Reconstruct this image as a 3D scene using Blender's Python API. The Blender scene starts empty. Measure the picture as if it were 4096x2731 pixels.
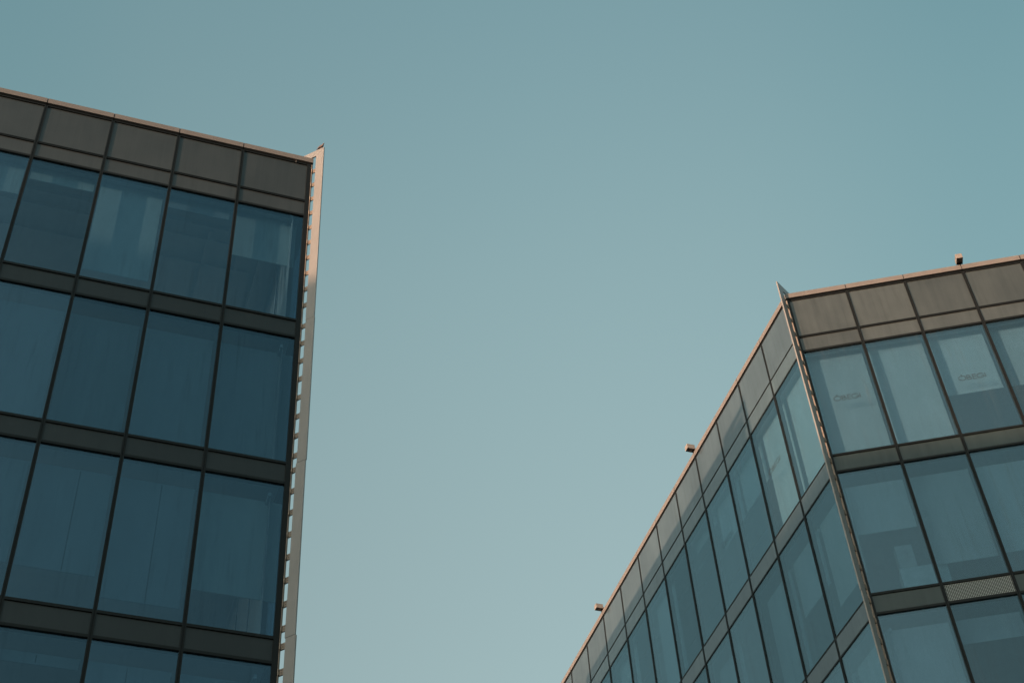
import bpy, bmesh, math, random
from mathutils import Vector, Matrix
random.seed(7)
R = math.radians
scn = bpy.context.scene
col = scn.collection

# ------------------------------------------------------------------ camera
EYE = 1.6
PITCH, ROLL = R(47.29376), R(-4.55026)
cam_d = bpy.data.cameras.new("camera"); cam = bpy.data.objects.new("camera", cam_d); col.objects.link(cam)
cam_d.sensor_width = 36.0; cam_d.lens = 6255.47 / 4096 * 36.0
cam_d.clip_start = 0.1; cam_d.clip_end = 20000
fw = Vector((0, math.cos(PITCH), math.sin(PITCH)))
up = Vector((0, -math.sin(PITCH), math.cos(PITCH)))
rt = Vector((1, 0, 0))
r2 = math.cos(ROLL) * rt + math.sin(ROLL) * up
u2 = -math.sin(ROLL) * rt + math.cos(ROLL) * up
m = Matrix((r2, u2, -fw)).transposed().to_4x4(); m.translation = (0, 0, EYE)
cam.matrix_world = m
scn.camera = cam

# ------------------------------------------------------------------ sky and sun
SUN_AZ, SUN_EL = R(219.5), R(5.2)          # azimuth counted from +x
sun_dir = Vector((math.cos(SUN_AZ) * math.cos(SUN_EL), math.sin(SUN_AZ) * math.cos(SUN_EL), math.sin(SUN_EL)))
w = bpy.data.worlds.new("World"); scn.world = w; w.use_nodes = True
nt = w.node_tree; nt.nodes.clear()
sky = nt.nodes.new("ShaderNodeTexSky"); sky.sky_type = 'NISHITA'; sky.sun_disc = False
sky.sun_elevation = SUN_EL; sky.sun_rotation = math.pi / 2 - SUN_AZ
sky.air_density = 1.0; sky.dust_density = 2.0; sky.ozone_density = 1.0
hsv = nt.nodes.new("ShaderNodeHueSaturation"); hsv.inputs['Saturation'].default_value = 0.55
hsv.inputs['Hue'].default_value = 0.47
tint = nt.nodes.new("ShaderNodeMix"); tint.data_type = 'RGBA'; tint.blend_type = 'MULTIPLY'
tint.inputs[0].default_value = 1.0
tint.inputs[7].default_value = (1.35, 1.83, 1.72, 1)
bg = nt.nodes.new("ShaderNodeBackground"); bg.inputs['Strength'].default_value = 0.15
out = nt.nodes.new("ShaderNodeOutputWorld")
nt.links.new(sky.outputs[0], hsv.inputs['Color']); nt.links.new(hsv.outputs[0], tint.inputs[6])
# sky colour drift with height; darker sides painted in to imitate lens vignetting
geo = nt.nodes.new("ShaderNodeTexCoord"); sep = nt.nodes.new("ShaderNodeSeparateXYZ")
nt.links.new(geo.outputs['Generated'], sep.inputs[0])
def sky_ramp(sock, lo, hi, stops):
    mr = nt.nodes.new("ShaderNodeMapRange"); mr.inputs[1].default_value = lo; mr.inputs[2].default_value = hi
    nt.links.new(sock, mr.inputs[0])
    cr = nt.nodes.new("ShaderNodeValToRGB"); cr.color_ramp.interpolation = 'B_SPLINE'; e = cr.color_ramp.elements
    f_ = lambda v: (v - lo) / (hi - lo)
    e[0].position, e[0].color = f_(stops[0][0]), (*stops[0][1], 1); e[1].position, e[1].color = f_(stops[-1][0]), (*stops[-1][1], 1)
    for v, c in stops[1:-1]:
        x_ = e.new(f_(v)); x_.color = (*c, 1)
    nt.links.new(mr.outputs[0], cr.inputs[0]); return cr
def sky_mul(a, cr):
    q = nt.nodes.new("ShaderNodeMix"); q.data_type = 'RGBA'; q.blend_type = 'MULTIPLY'; q.inputs[0].default_value = 1
    nt.links.new(a, q.inputs[6]); nt.links.new(cr.outputs[0], q.inputs[7]); return q.outputs[2]
H = lambda r_, g_, b_: (r_ / 1.2, g_ / 1.2, b_ / 1.2)
c_el = sky_ramp(sep.outputs['Z'], 0, 1, [(0, H(1.0, .84, .82)), (.50, H(1.02, .84, .85)), (.62, H(1.12, .90, .90)), (.76, H(1.16, 1.03, 1.04)), (.87, H(.93, .95, 1.01)), (1, H(.85, .92, 1.0))])
c_az = sky_ramp(sep.outputs['X'], -1, 1, [(-1, (.95,) * 3), (-.5, (.9,) * 3), (-.32, (.70, .84, .87)), (-.2, (.95,) * 3), (0, (1,) * 3), (.16, (.93,) * 3), (.30, (.60, .74, .77)), (.5, (.64, .72, .76)), (1, (.7, .75, .8))])
sky_out = sky_mul(sky_mul(tint.outputs[2], c_el), c_az)
nt.links.new(sky_out, bg.inputs['Color']); nt.links.new(bg.outputs[0], out.inputs[0])
sd = bpy.data.lights.new("sun", 'SUN'); sd.energy = 3.0; sd.angle = R(0.53); sd.color = (1.0, 0.62, 0.42)
so = bpy.data.objects.new("sun", sd); col.objects.link(so)
so.rotation_euler = sun_dir.to_track_quat('Z', 'Y').to_euler(); so.location = sun_dir * 80
vs = scn.view_settings
vs.view_transform = 'Standard'; vs.look = 'None'; vs.gamma = 1.0; vs.exposure = 1.0; vs.use_curve_mapping = False
try:
    scn.cycles.max_bounces = 10; scn.cycles.transparent_max_bounces = 16
except Exception: pass

# ------------------------------------------------------------------ materials
def mat(name):
    m = bpy.data.materials.new(name); m.use_nodes = True
    t = m.node_tree; b = t.nodes['Principled BSDF']
    return m, t, b
def vary(t, b, amt):
    src = b.inputs['Base Color'].links[0].from_socket
    oi = t.nodes.new('ShaderNodeObjectInfo'); mr = t.nodes.new('ShaderNodeMapRange'); mr.inputs[3].default_value = 1 - amt; mr.inputs[4].default_value = 1 + amt
    t.links.new(oi.outputs['Random'], mr.inputs[0])
    q = t.nodes.new('ShaderNodeVectorMath'); q.operation = 'SCALE'
    t.links.new(src, q.inputs[0]); t.links.new(mr.outputs[0], q.inputs['Scale']); t.links.new(q.outputs[0], b.inputs['Base Color'])
def noise(t, scale, detail=4, rough=.6, vec=(1, 1, 1)):
    tc = t.nodes.new('ShaderNodeTexCoord'); mp = t.nodes.new('ShaderNodeMapping'); mp.inputs['Scale'].default_value = vec
    n = t.nodes.new('ShaderNodeTexNoise'); n.inputs['Scale'].default_value = scale; n.inputs['Detail'].default_value = detail
    n.inputs['Roughness'].default_value = rough
    t.links.new(tc.outputs['Object'], mp.inputs['Vector']); t.links.new(mp.outputs[0], n.inputs['Vector'])
    return n
def ramp(t, src, stops):
    r = t.nodes.new('ShaderNodeValToRGB'); e = r.color_ramp.elements
    e[0].position, e[0].color = stops[0][0], (*stops[0][1], 1)
    e[1].position, e[1].color = stops[-1][0], (*stops[-1][1], 1)
    for p, c in stops[1:-1]:
        x = e.new(p); x.color = (*c, 1)
    t.links.new(src, r.inputs[0]); return r
def surf(name, c, rough=.5, metal=0, var=.12, scale=3, vec=(1, 1, 1), coat=0, bump=0, bscale=60, spec=.5):
    m, t, b = mat(name)
    n = noise(t, scale, vec=vec)
    lo = tuple(x * (1 - var) for x in c); hi = tuple(x * (1 + var) for x in c)
    r = ramp(t, n.outputs[0], [(.3, lo), (.7, hi)])
    t.links.new(r.outputs[0], b.inputs['Base Color'])
    b.inputs['Roughness'].default_value = rough; b.inputs['Metallic'].default_value = metal
    b.inputs['Specular IOR Level'].default_value = spec
    if coat:
        b.inputs['Coat Weight'].default_value = coat; b.inputs['Coat Roughness'].default_value = .03
    if bump:
        bn = noise(t, bscale, 3); bp = t.nodes.new('ShaderNodeBump'); bp.inputs['Strength'].default_value = bump
        bp.inputs['Distance'].default_value = .01
        t.links.new(bn.outputs[0], bp.inputs['Height']); t.links.new(bp.outputs[0], b.inputs['Normal'])
    return m
M = {}
M['fin'] = surf('fin_paint', (.235, .217, .200), .5, var=.06, scale=6, vec=(1, 1, .3), bump=.05, coat=.35)
M['coping'] = surf('coping_metal', (.185, .158, .140), .5, var=.07, scale=4)
M['frame'] = surf('dark_frame', (.008, .0085, .008), .5, var=.15, spec=.25)
M['groove'] = surf('frame_groove', (.006, .006, .006), .8)
M['bracket'] = surf('bracket_steel', (.25, .19, .145), .55, var=.1, scale=20)
M['bolt'] = surf('bolt_black', (.02, .018, .016), .6)
M['slab'] = surf('slab_concrete', (.22, .22, .21), .9)
M['ceiling'] = surf('ceiling_board', (.45, .46, .45), .9, var=.05)
M['wall'] = surf('inner_wall', (.18, .19, .2), .9)
M['lamp_body'] = surf('lamp_body', (.27, .225, .195), .5, var=.05)
M['lamp_glass'] = surf('lamp_glass', (.012, .012, .012), .2)
M['seam'] = surf('blind_seam', (.10, .12, .12), .8)
M['letter'] = surf('letter_film', (.025, .035, .038), .6)
M['roof'] = surf('roof_membrane', (.2, .2, .19), .9)
M['carton'] = surf('carton', (.42, .45, .42), .8)
M['cabinet'] = surf('cabinet', (.50, .58, .55), .6)

def panel_mat(name, c, coat=.6):
    # enamelled panel with a fine dotted frit under a glossy skin
    m, t, b = mat(name)
    n = noise(t, 1.1, 3, vec=(1, 1, .7))
    r = ramp(t, n.outputs[0], [(.3, tuple(x * .8 for x in c)), (.7, tuple(x * 1.15 for x in c))])
    tc = t.nodes.new('ShaderNodeTexCoord')
    v = t.nodes.new('ShaderNodeTexVoronoi'); v.inputs['Scale'].default_value = 38; v.inputs['Randomness'].default_value = .15
    t.links.new(tc.outputs['Object'], v.inputs['Vector'])
    r2_ = ramp(t, v.outputs['Distance'], [(.25, (.92, .92, .92)), (.5, (1.04, 1.04, 1.04))])
    st = noise(t, 7, 5, .65, vec=(1, 1, .06)); rs = ramp(t, st.outputs[0], [(.35, (1.12, 1.12, 1.12)), (.55, (1, 1, 1)), (.72, (.78, .77, .75))])
    m0 = t.nodes.new('ShaderNodeMix'); m0.data_type = 'RGBA'; m0.blend_type = 'MULTIPLY'; m0.inputs[0].default_value = 1
    t.links.new(r.outputs[0], m0.inputs[6]); t.links.new(rs.outputs[0], m0.inputs[7]); r = m0
    mx = t.nodes.new('ShaderNodeMix'); mx.data_type = 'RGBA'; mx.blend_type = 'MULTIPLY'; mx.inputs[0].default_value = 1
    t.links.new(r.outputs[2], mx.inputs[6]); t.links.new(r2_.outputs[0], mx.inputs[7])
    t.links.new(mx.outputs[2], b.inputs['Base Color'])
    b.inputs['Roughness'].default_value = .5; b.inputs['Coat Weight'].default_value = coat
    b.inputs['Coat Roughness'].default_value = .04
    vary(t, b, .12)
    return m
M['panel_dark'] = panel_mat('frit_panel_dark', (.030, .032, .031), .4)
M['spandrel_dark'] = panel_mat('frit_spandrel_dark', (.012, .014, .0135), .15)
M['panel_light'] = panel_mat('frit_panel_light', (.050, .056, .053))
M['spandrel_mid'] = panel_mat('frit_spandrel_mid', (.030, .040, .037), .35)
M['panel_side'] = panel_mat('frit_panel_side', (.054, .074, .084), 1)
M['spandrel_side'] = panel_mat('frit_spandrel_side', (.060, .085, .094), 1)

def louvre_mat():
    m, t, b = mat('perforated_plate')
    tc = t.nodes.new('ShaderNodeTexCoord'); mp = t.nodes.new('ShaderNodeMapping')
    mp.inputs['Rotation'].default_value = (0, 0, R(6.67))
    v = t.nodes.new('ShaderNodeTexVoronoi'); v.inputs['Scale'].default_value = 28; v.inputs['Randomness'].default_value = 0
    t.links.new(tc.outputs['Object'], mp.inputs[0]); t.links.new(mp.outputs[0], v.inputs['Vector'])
    r = ramp(t, v.outputs['Distance'], [(.34, (.46, .50, .48)), (.42, (.02, .022, .02))])
    t.links.new(r.outputs[0], b.inputs['Base Color']); b.inputs['Roughness'].default_value = .7
    return m
M['louvre'] = louvre_mat()

def glass_mat(name, tr, r0=.055, dirt=.05, dcol=(.22, .24, .23), gcol=(.66, .86, 1)):
    m = bpy.data.materials.new(name); m.use_nodes = True; t = m.node_tree; t.nodes.clear()
    o = t.nodes.new('ShaderNodeOutputMaterial')
    tb = t.nodes.new('ShaderNodeBsdfTransparent'); tb.inputs[0].default_value = (*tr, 1)
    gb = t.nodes.new('ShaderNodeBsdfGlossy'); gb.inputs['Roughness'].default_value = .012; gb.inputs[0].default_value = (*gcol, 1)
    lw = t.nodes.new('ShaderNodeLayerWeight'); lw.inputs['Blend'].default_value = .5
    pw = t.nodes.new('ShaderNodeMath'); pw.operation = 'POWER'; pw.inputs[1].default_value = 5
    ma = t.nodes.new('ShaderNodeMath'); ma.operation = 'MULTIPLY_ADD'; ma.inputs[1].default_value = 1 - r0; ma.inputs[2].default_value = r0
    oi = t.nodes.new('ShaderNodeObjectInfo'); rv = t.nodes.new('ShaderNodeMapRange'); rv.inputs[3].default_value = r0 * .78; rv.inputs[4].default_value = r0 * 1.22
    t.links.new(oi.outputs['Random'], rv.inputs[0]); t.links.new(rv.outputs[0], ma.inputs[2])
    t.links.new(lw.outputs['Facing'], pw.inputs[0]); t.links.new(pw.outputs[0], ma.inputs[0])
    mx = t.nodes.new('ShaderNodeMixShader')
    t.links.new(ma.outputs[0], mx.inputs[0]); t.links.new(tb.outputs[0], mx.inputs[1]); t.links.new(gb.outputs[0], mx.inputs[2])
    # rain streaks and dust
    df = t.nodes.new('ShaderNodeBsdfDiffuse'); df.inputs[0].default_value = (*dcol, 1)
    n = noise(t, 9, 5, .7, vec=(1, 1, .05)); n2 = noise(t, .8, 2, .5)
    r = ramp(t, n.outputs[0], [(.52, (0, 0, 0)), (.72, (1, 1, 1))])
    r2_ = ramp(t, n2.outputs[0], [(.35, (0, 0, 0)), (.65, (1, 1, 1))])
    mu = t.nodes.new('ShaderNodeMath'); mu.operation = 'MULTIPLY'
    t.links.new(r.outputs[0], mu.inputs[0]); t.links.new(r2_.outputs[0], mu.inputs[1])
    m2 = t.nodes.new('ShaderNodeMath'); m2.operation = 'MULTIPLY_ADD'; m2.inputs[1].default_value = dirt * 1.6; m2.inputs[2].default_value = dirt * .4
    t.links.new(mu.outputs[0], m2.inputs[0])
    mm = t.nodes.new('ShaderNodeMixShader')
    t.links.new(m2.outputs[0], mm.inputs[0]); t.links.new(mx.outputs[0], mm.inputs[1]); t.links.new(df.outputs[0], mm.inputs[2])
    t.links.new(mm.outputs[0], o.inputs[0])
    # slight waviness so that reflections are not perfect
    bn = noise(t, 1.3, 1, .4); bp = t.nodes.new('ShaderNodeBump'); bp.inputs['Strength'].default_value = .25; bp.inputs['Distance'].default_value = .01
    t.links.new(bn.outputs[0], bp.inputs['Height']); t.links.new(bp.outputs[0], gb.inputs['Normal'])
    return m
M['glass'] = glass_mat('tinted_glass', (.585, .695, .76), .13, gcol=(.70, .93, 1))
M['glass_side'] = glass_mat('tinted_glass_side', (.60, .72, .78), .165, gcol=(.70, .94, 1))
M['glass_dark'] = glass_mat('tinted_glass_dark', (.575, .69, .75), .118, .08, (.02, .03, .035), (.57, .81, .98))

def blind_mat(name, c):
    m = surf(name, c, .9, var=.07, scale=2.5, vec=(1, 1, .3), spec=.1)
    vary(m.node_tree, m.node_tree.nodes['Principled BSDF'], .12)
    return m
M['blind_l'] = blind_mat('blind_grey', (.54, .60, .57))
M['blind_l2'] = blind_mat('blind_slate', (.36, .40, .41))
M['blind_r'] = blind_mat('blind_pale', (.58, .61, .57))
M['blind_r2'] = blind_mat('blind_pale_grey', (.52, .55, .53))

# ------------------------------------------------------------------ mesh helpers
def tag(o, label=None, cat=None, group=None, kind=None):
    if label: o['label'] = label
    if cat: o['category'] = cat
    if group: o['group'] = group
    if kind: o['kind'] = kind
    return o
def empty(name, loc=(0, 0, 0), rz=0):
    o = bpy.data.objects.new(name, None); o.location = loc; o.rotation_euler = (0, 0, rz); col.objects.link(o); return o
def link(name, bm, mats, parent=None):
    me = bpy.data.meshes.new(name); bmesh.ops.recalc_face_normals(bm, faces=bm.faces)
    bm.to_mesh(me); bm.free()
    for mm in (mats if isinstance(mats, (list, tuple)) else [mats]): me.materials.append(mm)
    o = bpy.data.objects.new(name, me); col.objects.link(o)
    if parent: o.parent = parent
    return o
BOXF = ((0, 1, 3, 2), (4, 6, 7, 5), (0, 4, 5, 1), (2, 3, 7, 6), (0, 2, 6, 4), (1, 5, 7, 3))
def hexa(bm, P, mi=0):
    v = [bm.verts.new(p) for p in P]
    for f in BOXF:
        fc = bm.faces.new([v[i] for i in f]); fc.material_index = mi
class Frame:
    """facade frame in building-local space: s along the wall, o outwards, z up"""
    def __init__(s, ang, outang): s.t = Vector((math.cos(ang), math.sin(ang), 0)); s.n = Vector((math.cos(outang), math.sin(outang), 0))
    def p(s, a, o, z): return s.t * a + s.n * o + Vector((0, 0, z))
    def box(s, bm, a0, a1, o0, o1, z0, z1, mi=0):
        hexa(bm, [s.p(a, o, z) for a in (a0, a1) for o in (o0, o1) for z in (z0, z1)], mi)

Z0 = EYE
TOP = 30.51 + Z0
CAPH = .165
S1, S2 = 28.885 + Z0, 28.34 + Z0
FLOOR = 4.10
def glass_z(row): return (24.775 + Z0 - FLOOR * row, 28.335 + Z0 - FLOOR * row)     # bottom, top of the glass
BLIND_D = .34

def coping(fr, s0, s1, parent, over=.035):
    bm = bmesh.new()
    # folded sheet: front drop, sloping top, inner drop
    fr.box(bm, s0 + .011, s1 - .011, -.40, over, TOP - .045, TOP)
    fr.box(bm, s0 + .011, s1 - .011, -.02, over, TOP - CAPH, TOP - .045)
    fr.box(bm, s0 + .011, s1 - .011, -.40, -.385, TOP - .25, TOP - .045)
    fr.box(bm, s1 - .0105, s1 + .0105, -.38, over - .008, TOP - .05, TOP - .006, 1); fr.box(bm, s1 - .0105, s1 + .0105, -.015, over - .008, TOP - CAPH + .004, TOP - .051, 1)
    o = link('coping', bm, [M['coping'], M['groove']], parent)
    return o

def letters(fr, s0, z0, wd, h, parent, mirror=False, faint=False, off=-.028):
    """the five capitals O B E G I, the O with a dot above, as thin strokes on the pane"""
    bm = bmesh.new(); t = .014 if not faint else .005
    def stroke(pts):
        for (x0, y0), (x1, y1) in zip(pts[:-1], pts[1:]):
            d = Vector((x1 - x0, y1 - y0)); L = d.length
            if L < 1e-6: continue
            d /= L; n = Vector((-d.y, d.x)) * t / 2; e = d * t * .3
            q = [(x0 - e.x + n.x, y0 - e.y + n.y), (x1 + e.x + n.x, y1 + e.y + n.y), (x1 + e.x - n.x, y1 + e.y - n.y), (x0 - e.x - n.x, y0 - e.y - n.y)]
            vs_ = []
            for x, y in q:
                a = s0 - x if mirror else s0 + x
                vs_.append((bm.verts.new(fr.p(a, -.0075 + off, z0 + y)), bm.verts.new(fr.p(a, -.0055 + off, z0 + y))))
            for i in range(4):
                j = (i + 1) % 4
                bm.faces.new((vs_[i][0], vs_[j][0], vs_[j][1], vs_[i][1]))
            bm.faces.new([v[1] for v in vs_]); bm.faces.new([v[0] for v in reversed(vs_)])
    def arc(cx, cy, rx, ry, a0, a1, n=20):
        return [(cx + rx * math.cos(R(a0 + (a1 - a0) * i / n)), cy + ry * math.sin(R(a0 + (a1 - a0) * i / n))) for i in range(n + 1)]
    k = wd / .64
    stroke(arc(.085 * k, h * .5, .085 * k, h * .5, 0, 360, 28))
    stroke(arc(.085 * k, h * 1.24, .008, .008, 0, 360, 8))
    x = .20 * k
    stroke([(x, 0), (x, h)]); stroke([(x, h), (x + .045 * k, h)] + arc(x + .045 * k, h * .76, .03 * k, h * .24, 90, -90, 8) + [(x, h * .52)])
    stroke([(x, h * .52), (x + .055 * k, h * .52)] + arc(x + .055 * k, h * .26, .038 * k, h * .26, 90, -90, 8) + [(x, 0)])
    x = .335 * k
    stroke([(x + .075 * k, h), (x, h), (x, 0), (x + .075 * k, 0)]); stroke([(x, h * .52), (x + .068 * k, h * .52)])
    stroke(arc(.52 * k, h * .5, .085 * k, h * .5, 42, 350, 26) + [(.535 * k, h * .42)])
    stroke([(.635 * k, 0), (.635 * k, h)])
    return link('lettering', bm, M['letter'], parent)

def facade(b, fr, ncols, w0, wd, nrows, mats, blinds, texts=(), corner=.10, extra=None, rec=.028, g=.036, th=1.0, over=.035):
    """mullions, transoms, panels, windows with blinds; everything a child of b"""
    xs = [0, w0] + [w0 + wd * i for i in range(1, ncols)]
    zb = glass_z(nrows - 1)[0] - .56
    # mullions: two profiles and a dark joint between
    for i, x in enumerate(xs):
        if i == 0: continue
        bm = bmesh.new()
        fr.box(bm, x - g, x - .009, -.16, 0, zb, TOP - CAPH - .055)
        fr.box(bm, x + .009, x + g, -.16, 0, zb, TOP - CAPH - .03)
        fr.box(bm, x - .009, x + .009, -.14, -.012, zb, TOP - CAPH - .03, 1)
        link('mullion', bm, [M['frame'], M['groove']], b)
    # transoms
    levels = [(S1, .034)]
    for r_ in range(nrows):
        gb, gt = glass_z(r_); levels += [(gt + .012, .03), (gb - .01, .03)]
    levels += [(TOP - CAPH - .055, .025)]
    for z, h in levels:
        big = h > .032; h *= th
        bm = bmesh.new()
        for i in range(ncols):
            a0 = xs[i] + (corner if i == 0 else g) + .001; a1 = xs[i + 1] - g - .001
            if big:
                fr.box(bm, a0, a1, -.15, -.003, z + .007, z + h); fr.box(bm, a0, a1, -.15, -.003, z - h, z - .007)
                fr.box(bm, a0, a1, -.14, -.014, z - .007, z + .007, 1)
            else:
                fr.box(bm, a0, a1, -.15, -.003, z - h, z + h)
        link('transom', bm, [M['frame'], M['groove']], b)
    for i in range(ncols):
        a0 = xs[i] + (corner if i == 0 else g); a1 = xs[i + 1] - g
        coping(fr, xs[i] + (-.02 if i == 0 else 0), xs[i + 1], b, over)
        bm = bmesh.new(); fr.box(bm, a0, a1, -.07, -rec, S1 + .035 * th, TOP - CAPH - .055 - .026 * th)
        link('parapet_panel', bm, mats['panel'], b)
        bm = bmesh.new(); fr.box(bm, a0, a1, -.07, -rec, S2 + .012 + .036 * th, S1 - .035 * th)
        link('spandrel_panel', bm, mats['band'], b)
        for r_ in range(nrows):
            gb, gt = glass_z(r_)
            if r_ > 0:
                pb = glass_z(r_ - 1)[0]
                bm = bmesh.new(); fr.box(bm, a0, a1, -.07, -rec, gt + .012 + .031 * th, pb - .01 - .031 * th)
                k = (extra or {}).get((r_, i))
                o = link('spandrel_panel', bm, M['louvre'] if k == 'louvre' else mats['spandrel'], b)
                if k == 'louvre': o['label'] = 'pale perforated metal grille panel with fine white dots'
            bm = bmesh.new(); fr.box(bm, a0, a1, -rec - .020, -rec - .008, gb - .01 + .031 * th, gt + .012 - .031 * th)
            wn = link('window', bm, mats['glass'], b)
            bl = blinds.get((r_, i), blinds.get('default'))
            if not bl: continue
            bot, mk = bl[0], bl[1]
            bot = max(bot + Z0, gb + .03) if bot is not None else gb + .03
            bs0, bs1 = xs[i] + .09 + (bl[2] if len(bl) > 2 else 0), xs[i + 1] - .05 - (bl[3] if len(bl) > 3 else 0)
            bm = bmesh.new()
            head = gt + .03 - (.28 if r_ > 0 else 0)
            fr.box(bm, bs0, bs1, -BLIND_D - .004, -BLIND_D, bot, head)
            fr.box(bm, bs0, bs1, -BLIND_D - .012, -BLIND_D + .010, bot - .02, bot + .012)          # hem bar
            fr.box(bm, bs0 - .02, bs1 + .01, -BLIND_D - .06, -BLIND_D - .006, head - .07, head + .02)     # roller
            mats_ = [M[mk]]
            if mk == 'blind_l2' and r_ >= 2:          # seam between the two blind cloths, and its cord
                sx = (bs0 + bs1) / 2 + random.uniform(-.12, .12)
                fr.box(bm, sx - .010, sx + .010, -BLIND_D + .0005, -BLIND_D + .003, bot + .02, head - .02, 1); mats_.append(M['seam'])
            link('blind', bm, mats_, wn)
    for k, (d, z) in enumerate(((.75, S2 - .20), (1.25, S2 - .06), (2.0, S2 - .05))):
        bm = bmesh.new(); fr.box(bm, 1.0, xs[-1] - .5, -d - .09, -d, z, z + .045 + (.0 if k else .08)); link('ceiling_strip', bm, M['ceiling'], b)
    return xs

def find_window(b, fr, s, z):
    best = None
    for o in b.children:
        if o.name.split('.')[0] == 'window':
            c = sum((v.co for v in o.data.vertices), Vector()) / len(o.data.vertices)
            d = (c - fr.p(s, -.05, z)).length
            if best is None or d < best[0]: best = (d, o)
    return best[1]

def poly_prism(bm, pts, z0, z1):
    lo = [bm.verts.new((x, y, z0)) for x, y in pts]; hi = [bm.verts.new((x, y, z1)) for x, y in pts]
    n = len(pts)
    bm.faces.new(hi); bm.faces.new(list(reversed(lo)))
    for i in range(n): bm.faces.new((lo[i], lo[(i + 1) % n], hi[(i + 1) % n], hi[i]))

def body(b, f1, L1, f2, L2, nrows, ceil_mat, depth_rooms=5.0):
    """floor slabs, ceilings, core, roof and the plain lower storeys. Corner at the local origin;
    f1, f2 the two wall frames, L1, L2 their lengths"""
    def ring(inset):
        # parallelogram footprint inset from both visible walls
        # solve for the inner corner: offset -inset along both normals
        n1, n2, t1, t2 = f1.n, f2.n, f1.t, f2.t
        det = n1.x * n2.y - n1.y * n2.x
        cx = (-inset * n2.y + inset * n1.y) / det; cy = (-inset * n1.x + inset * n2.x) / det
        c = Vector((cx, cy, 0))
        a = c + t1 * (L1 - inset - c.dot(t1)); d = c + t2 * (L2 - inset - c.dot(t2)); e = a + t2 * (L2 - 2 * inset)
        return [(c.x, c.y), (a.x, a.y), (e.x, e.y), (d.x, d.y)]
    for r_ in range(nrows + 1):
        if r_ == 0:
            bm = bmesh.new(); poly_prism(bm, ring(.42), S2 + .45, S2 + .75); link('roof', bm, M['roof'], b)
            bm = bmesh.new(); poly_prism(bm, ring(.17), S2 + .06, S2 + .40); link('ceiling', bm, ceil_mat, b)
        else:
            gb = glass_z(r_ - 1)[0]
            bm = bmesh.new(); poly_prism(bm, ring(.17), gb - .30, gb - .05); link('floor_slab', bm, M['slab'], b)
            bm = bmesh.new(); poly_prism(bm, ring(.20), gb - .52, gb - .31); link('ceiling', bm, ceil_mat, b)
    # solid parapet behind the panels
    gbl = glass_z(nrows - 1)[0]
    bm = bmesh.new(); poly_prism(bm, ring(depth_rooms), gbl - .0, S2 + .05); link('core_wall', bm, M['wall'], b)
    for fr, L in ((f1, L1), (f2, L2)):
        bm = bmesh.new(); fr.box(bm, .35, L - .3, -.37, -.09, S2 + .76, TOP - .05); link('parapet_wall', bm, M['slab'], b)
    bm = bmesh.new(); poly_prism(bm, ring(.02), 0, gbl - .55); link('lower_wall', bm, M['spandrel_dark'], b)

def corner_post(b, f1, f2, nrows, c1=.10, c2=.10):
    zb = glass_z(nrows - 1)[0] - .56
    bm = bmesh.new()
    f1.box(bm, .0, c1, -.12, .0, zb, TOP - CAPH - .03)
    f2.box(bm, .125, .13 + c2 * .0 + .01, -.1, -.002, zb, TOP - CAPH - .03)
    f2.box(bm, .003, .124, -.11, .002, zb, TOP - CAPH - .031)
    return link('corner_post', bm, [M['frame']], b)

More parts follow.
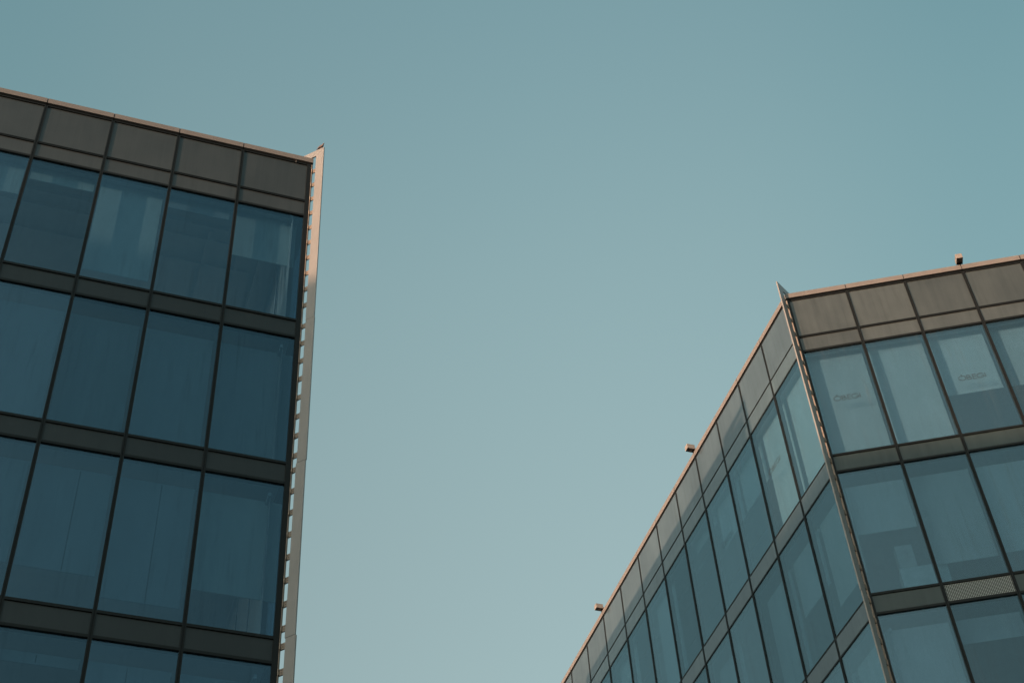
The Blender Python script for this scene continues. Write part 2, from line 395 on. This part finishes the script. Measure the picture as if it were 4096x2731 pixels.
def corner_fin(b, ang, label=None, zbot=0.0, r0=.10, r1=.310, th=.032):
    """open flat frame standing diagonally out of the corner: mitred top bar, segmented vertical bar, bracket row"""
    fr = Frame(ang, ang + math.pi / 2)
    ztop = 30.80 + Z0; tb = .222
    bm = bmesh.new()
    # vertical bar pieces, each one floor tall, every lower piece a little behind the upper one
    cuts = [24.72 + Z0 - FLOOR * k for k in range(0, 7)]
    def quad(pts, o0, o1):
        v0 = [bm.verts.new(fr.p(a, o0, z)) for a, z in pts]; v1 = [bm.verts.new(fr.p(a, o1, z)) for a, z in pts]
        n = len(pts); bm.faces.new(v0); bm.faces.new(list(reversed(v1)))
        for i in range(n): bm.faces.new((v0[i], v0[(i + 1) % n], v1[(i + 1) % n], v1[i]))
    h = th / 2
    quad([(r0, ztop - tb - .001), (r1, ztop - .001), (r1, cuts[0] + .006), (r0, cuts[0] + .006)], -h, h)
    for i, z in enumerate(cuts):
        z1 = cuts[i + 1] if i + 1 < len(cuts) else zbot
        dx = (.008, -.006, .012, 0, .006, -.004, 0)[i]
        quad([(r0 + dx, z - .004), (r1 + dx, z - .004), (r1 + dx, z1 + .006), (r0 + dx, z1 + .006)], -h, h)
    # top bar running back over the roof, mitred at the apex
    quad([(r1 - .004, ztop), (r0 - .004, ztop - tb), (-1.3, ztop - tb), (-1.3, ztop)], -h + .001, h - .001)
    fin = link('corner_fin', bm, M['fin'], b)
    fb = bmesh.new(); fr.box(fb, -1.25, -1.15, -.014, .014, TOP - .95, ztop - tb - .001)
    link('rear_post', fb, M['fin'], fin)
    # brackets
    proto = bmesh.new()
    fr.box(proto, .0, r0 + .02, -.0, .012, -.065, .065)
    fr.box(proto, .0, .02, -.03, .03, -.065, .065)
    for sgn in (-1, 1):
        for zz in (-.028, .028):
            for q in range(8):
                a, a2 = R(45 * q), R(45 * q + 45)
                c0 = fr.p(.068, sgn * .013 + (.006 if sgn > 0 else -.001), zz)
                pts = [c0, c0 + fr.t * .010 * math.cos(a) + Vector((0, 0, .010 * math.sin(a))), c0 + fr.t * .010 * math.cos(a2) + Vector((0, 0, .010 * math.sin(a2)))]
                f = proto.faces.new([proto.verts.new(p) for p in pts]); f.material_index = 1
    fr.box(proto, .03, r0, -.0, .0125, -.079, -.0655, 1)
    pl = bmesh.new(); fr.box(pl, -.006, .0030, -.020, .020, zbot, TOP - CAPH - .06); link('base_plate', pl, M['bracket'], fin)
    br = link('bracket', proto, [M['bracket'], M['bolt']], fin)
    first = True
    for seg in range(5):
        top = (30.03 if seg == 0 else 24.58 - FLOOR * (seg - 1)) + Z0
        n = 10 if seg == 0 else 8
        step = .5315
        for k in range(n):
            if first: o = br; first = False
            else:
                o = br.copy(); col.objects.link(o); o.parent = fin
            o.location = (0, 0, top - k * step)
    return fin

# ------------------------------------------------------------------ ground
bm = bmesh.new()
vs_ = [bm.verts.new(p) for p in ((-6000, -6000, 0), (6000, -6000, 0), (6000, 6000, 0), (-6000, 6000, 0))]; bm.faces.new(vs_)
tag(link('ground', bm, surf('paving', (.16, .155, .15), .9, scale=.3)), kind='structure')

# ------------------------------------------------------------------ left building
LA = R(201.436)
left = empty('office_building', (-4.3815, 21.7898, 0))
tag(left, 'dark glass office building on the left with near black frames and slate blue windows', 'building', 'glass office buildings either side of the street')
fL = Frame(LA, LA + R(90)); fLs = Frame(LA - R(90), LA - R(180))
darkm = dict(panel=M['panel_dark'], band=M['panel_dark'], spandrel=M['spandrel_dark'], glass=M['glass_dark'])
NR = 4
bl = {(0, 0): (26.86, 'blind_l', .12), (0, 1): (28.02, 'blind_l2'), (0, 2): (25.42, 'blind_l'), (0, 3): (27.98, 'blind_l'), (0, 4): (27.37, 'blind_l'),
      (2, 0): (17.6, 'blind_l'), (2, 1): (17.14, 'blind_l2'), (2, 2): (17.55, 'blind_l2'), (2, 3): (17.57, 'blind_l2'),
      (3, 0): (None, 'blind_l2'), (3, 1): (None, 'blind_l2'), (3, 2): (15.6, 'blind_l2'), (3, 3): (15.9, 'blind_l2'),
      'default': (None, 'blind_l2')}
facade(left, fL, 7, 1.6535, 1.5, NR, darkm, bl, corner=.12)
facade(left, fLs, 8, 1.62, 1.513, NR, darkm, {'default': (None, 'blind_l2')}, corner=.13, rec=.010, g=.034, th=.7, over=.018)
body(left, fL, 1.6535 + 1.5 * 6, fLs, 1.62 + 1.513 * 7, NR, M['ceiling'])
corner_post(left, fL, fLs, NR, .12)
corner_fin(left, R(336.436))

# ------------------------------------------------------------------ right building
right = empty('office_building', (7.2152, 27.2886, 0))
tag(right, 'glass office building on the right with two facades, pale blinds and lettering on its panes', 'building', 'glass office buildings either side of the street')
BA, CA = R(-6.6735), R(111.5036)
fB = Frame(BA, BA - R(90)); fC = Frame(CA, CA + R(90))
frontm = dict(panel=M['panel_light'], band=M['panel_light'], spandrel=M['spandrel_mid'], glass=M['glass'])
sidem = dict(panel=M['panel_side'], band=M['spandrel_side'], spandrel=M['spandrel_side'], glass=M['glass_side'])
blB = {(0, 0): (None, 'blind_r'), (0, 1): (None, 'blind_r'), (0, 2): (26.36, 'blind_r'), (0, 3): (26.35, 'blind_r'), (0, 4): (None, 'blind_r'),
       (1, 0): (22.58, 'blind_r', .1), (1, 1): (21.44, 'blind_r'), (1, 2): (21.49, 'blind_r'),
       (2, 0): (None, 'blind_r2', .1), (2, 1): (19.3, 'blind_r2'), (2, 2): (18.2, 'blind_r2'), 'default': (None, 'blind_r2')}
facade(right, fB, 6, 1.5675, 1.5, NR, frontm, blB, corner=.07, extra={(2, 1): 'louvre'})
blC = {(0, 0): (None, 'blind_r', .2), (0, 1): (None, 'blind_r', .05), (0, 2): (26.98, 'blind_r'), (0, 3): (26.95, 'blind_r2'), (0, 4): (28.0, 'blind_r2'),
       (0, 5): False, (0, 6): (None, 'blind_r2'), (0, 7): False, (0, 8): (26.9, 'blind_r2'), (0, 9): False,
       (1, 0): (21.6, 'blind_r', .15), (1, 1): (22.4, 'blind_r2'), (1, 2): (None, 'blind_r2'), (1, 3): False, (1, 4): (None, 'blind_r2'), (1, 5): False,
       (2, 0): (None, 'blind_r2'), (2, 1): (18.5, 'blind_r2'), 'default': (None, 'blind_r2')}
facade(right, fC, 14, 1.6237, 1.5132, NR, sidem, blC, corner=.07, rec=.010, g=.034, th=.7, over=.018)
body(right, fB, 1.5675 + 1.5 * 5, fC, 1.6237 + 1.5132 * 13, NR, M['ceiling'])
corner_post(right, fB, fC, NR, .07)
corner_fin(right, R(232.42))
for (fr, s, z, mir, faint) in ((fB, .475, 26.50, False, False), (fB, 3.495, 26.505, False, False), (fC, 2.68, 26.50, True, False), (fC, 5.67, 26.52, True, True)):
    wn = find_window(right, fr, s + (-.3 if mir else .3), 26.5 + Z0)
    letters(fr, s, z + Z0, .64, .145, wn, mir, faint, -.010 if mir else -.028)

# ------------------------------------------------------------------ floodlights on the coping
def floodlight(fr, root, s, label):
    base = fr.p(s, 0, TOP) + root.location
    e = empty('floodlight', base, math.atan2(fr.n.y, fr.n.x))     # local x points outwards
    tag(e, label, 'floodlight', 'box floodlights on the roof edge')
    bm = bmesh.new()
    x0, x1, hw, zb, zt = -.007, .23, .083, .057, .22
    def b_(a, b2, c, d, z0, z1, mi=0): hexa(bm, [(x, y, z) for x in (a, b2) for y in (c, d) for z in (z0, z1)], mi)
    b_(x0, x1, -hw, hw, zb + .012, zt)
    b_(x0, x1, -hw, -hw + .0045, zb, zb + .0118); b_(x0, x1, hw - .0045, hw, zb, zb + .0118)
    b_(x1 - .0045, x1, -hw + .0046, hw - .0046, zb, zb + .0118); b_(x0, x0 + .0045, -hw + .0046, hw - .0046, zb, zb + .0118)
    bmesh.ops.bevel(bm, geom=[ed for ed in bm.edges if ed.calc_length() > .14], offset=.002, segments=1, affect='EDGES')
    link('housing', bm, M['lamp_body'], e)
    bm = bmesh.new(); b_(x0 + .005, x1 - .005, -hw + .005, hw - .005, zb - .003, zb + .0115); link('lens', bm, M['lamp_glass'], e)
    bm = bmesh.new(); b_(-.03, .008, -.03, .03, .0082, zb - .0005); b_(-.05, .025, -.05, .05, .0002, .008); b_(-.05, -.0075, -.025, .025, .0082, .16); link('bracket', bm, M['frame'], e)
    return e
floodlight(fB, right, 4.56, 'box floodlight alone on the front roof edge, above the pale panels at the far right')
floodlight(fC, right, 6.17, 'upper of the two box floodlights on the slanting side roof edge, nearer the corner fin')
floodlight(fC, right, 13.73, 'lower of the two box floodlights on the slanting side roof edge, far from the fin')

# ------------------------------------------------------------------ things standing behind the glass
def inner_box(name, s0, s1, d0, d1, z0, z1, mt, label, cat):
    c = fB.p((s0 + s1) / 2, -(d0 + d1) / 2, z0) + right.location
    e_ = bmesh.new(); fr = Frame(BA, BA - R(90)); a, d = (s1 - s0) / 2, (d1 - d0) / 2
    fr.box(e_, -a, a, -d, d, 0, z1 - z0)
    fr.box(e_, -.004 - a * 0, .004, d + .0005, d + .003, .02, z1 - z0 - .02)
    fr.box(e_, -a - .006, a + .006, -d - .004, d + .006, z1 - z0 + .0005, z1 - z0 + .018)
    bmesh.ops.bevel(e_, geom=list(e_.edges), offset=.002, segments=1, affect='EDGES')
    o = link(name, e_, mt); o.location = c; tag(o, label, cat); return o
zf = 20.675 + Z0 - .045
inner_box('cabinet', .87, 1.90, .40, .80, zf, 21.50 + Z0, M['cabinet'], 'pale low cabinet standing behind the glass above the perforated grille', 'cabinet')
inner_box('carton', .90, 1.28, .42, .74, 21.52 + Z0, 22.14 + Z0, M['carton'], 'grey carton standing on the pale cabinet behind the window', 'box')

# ------------------------------------------------------------------ bird on the tip of the left fin
def bird():
    fr = Frame(R(336.436), R(336.436 + 90))
    loc = fr.p(.225, 0, 30.802 + Z0) + left.location
    e = empty('dove', loc, R(336.436))
    tag(e, 'small brown dove perched on the pointed tip of the left corner fin', 'bird')
    def loft(bm, sec, n=12):
        rings = []
        for (x, z, ry, rz_, tilt) in sec:
            ring = []
            for q in range(n):
                a = 2 * math.pi * q / n; y = ry * math.cos(a); h = rz_ * math.sin(a)
                ring.append(bm.verts.new((x - h * math.sin(tilt), y, z + h * math.cos(tilt))))
            rings.append(ring)
        for A, B in zip(rings[:-1], rings[1:]):
            for q in range(n): bm.faces.new((A[q], A[(q + 1) % n], B[(q + 1) % n], B[q]))
        bm.faces.new(list(reversed(rings[0]))); bm.faces.new(rings[-1])
    bm = bmesh.new()
    loft(bm, [(-.135, .008, .020, .004, .5), (-.10, .025, .018, .007, .6), (-.07, .045, .022, .016, .7), (-.035, .062, .032, .030, .8), (0, .080, .036, .037, .9),
              (.028, .105, .031, .031, 1.1), (.040, .128, .020, .020, 1.4), (.044, .145, .016, .016, 1.5), (.050, .160, .018, .018, 1.3), (.060, .172, .014, .013, 1.0), (.070, .174, .006, .006, .3)])
    o = link('body', bm, surf('dove_plumage', (.22, .15, .13), .8, scale=25, var=.3), e)
    for p in o.data.polygons: p.use_smooth = True
    for sgn in (-1, 1):
        bm = bmesh.new()
        loft(bm, [(-.11, .022 + .004, .002, .006, .6), (-.06, .055, .006, .018, .7), (-.01, .088, .008, .024, .8), (.022, .105, .003, .010, 1.0)], 8)
        for v in bm.verts: v.co.y += sgn * .032
        link('wing', bm, surf('dove_wing', (.15, .11, .10), .8, scale=40, var=.35), e)
        bm = bmesh.new(); loft(bm, [(.000, .045, .003, .003, 0), (.004, .02, .0022, .0022, 1.5), (.006, .001, .0022, .0022, 1.5)], 6)
        loft(bm, [(-.008, .002, .002, .002, 0), (.024, .002, .0015, .0015, 0)], 6)
        for v in bm.verts: v.co.y += sgn * .013
        link('leg', bm, surf('dove_leg', (.25, .10, .08), .7), e)
    bm = bmesh.new(); loft(bm, [(.070, .174, .004, .004, 0), (.082, .171, .0025, .0025, 0), (.090, .168, .0006, .0006, 0)], 6)
    link('beak', bm, M['bolt'], e)
    e.rotation_euler = (0, 0, R(336.436))
bird()

# ------------------------------------------------------------------ block behind the photographer that shades the lower floors
ob = empty('apartment_block', (-4.4 + 70 * math.cos(SUN_AZ), 21.8 + 70 * math.sin(SUN_AZ), 0), SUN_AZ)
tag(ob, 'plain rendered block behind the photographer whose roof shades the lower storeys', 'building')
Hh = 26.0 + Z0 + 70 * math.tan(SUN_EL)
bm = bmesh.new(); hexa(bm, [(x, y, z) for x in (0, 14) for y in (-22, 22) for z in (0, Hh)])
link('wall', bm, surf('render_wall', (.34, .31, .28), .9, scale=.4), ob)
bm = bmesh.new(); hexa(bm, [(x, y, z) for x in (.02, 13.98) for y in (-21.98, 21.98) for z in (Hh + .002, Hh + .02)])
link('roof', bm, M['roof'], ob)
wbm = bmesh.new(); hexa(wbm, [(-.03, y, z) if x == 0 else (-.002, y, z) for x in (0, 1) for y in (-.7, .7) for z in (0, 1.6)])
wp = link('window', wbm, M['lamp_glass'], ob); first = True
for j in range(9):
    for i in range(10):
        o = wp if first else wp.copy()
        if not first: col.objects.link(o); o.parent = ob
        first = False
        o.location = (0, -19.8 + i * 4.4, 2.5 + j * 3.3)
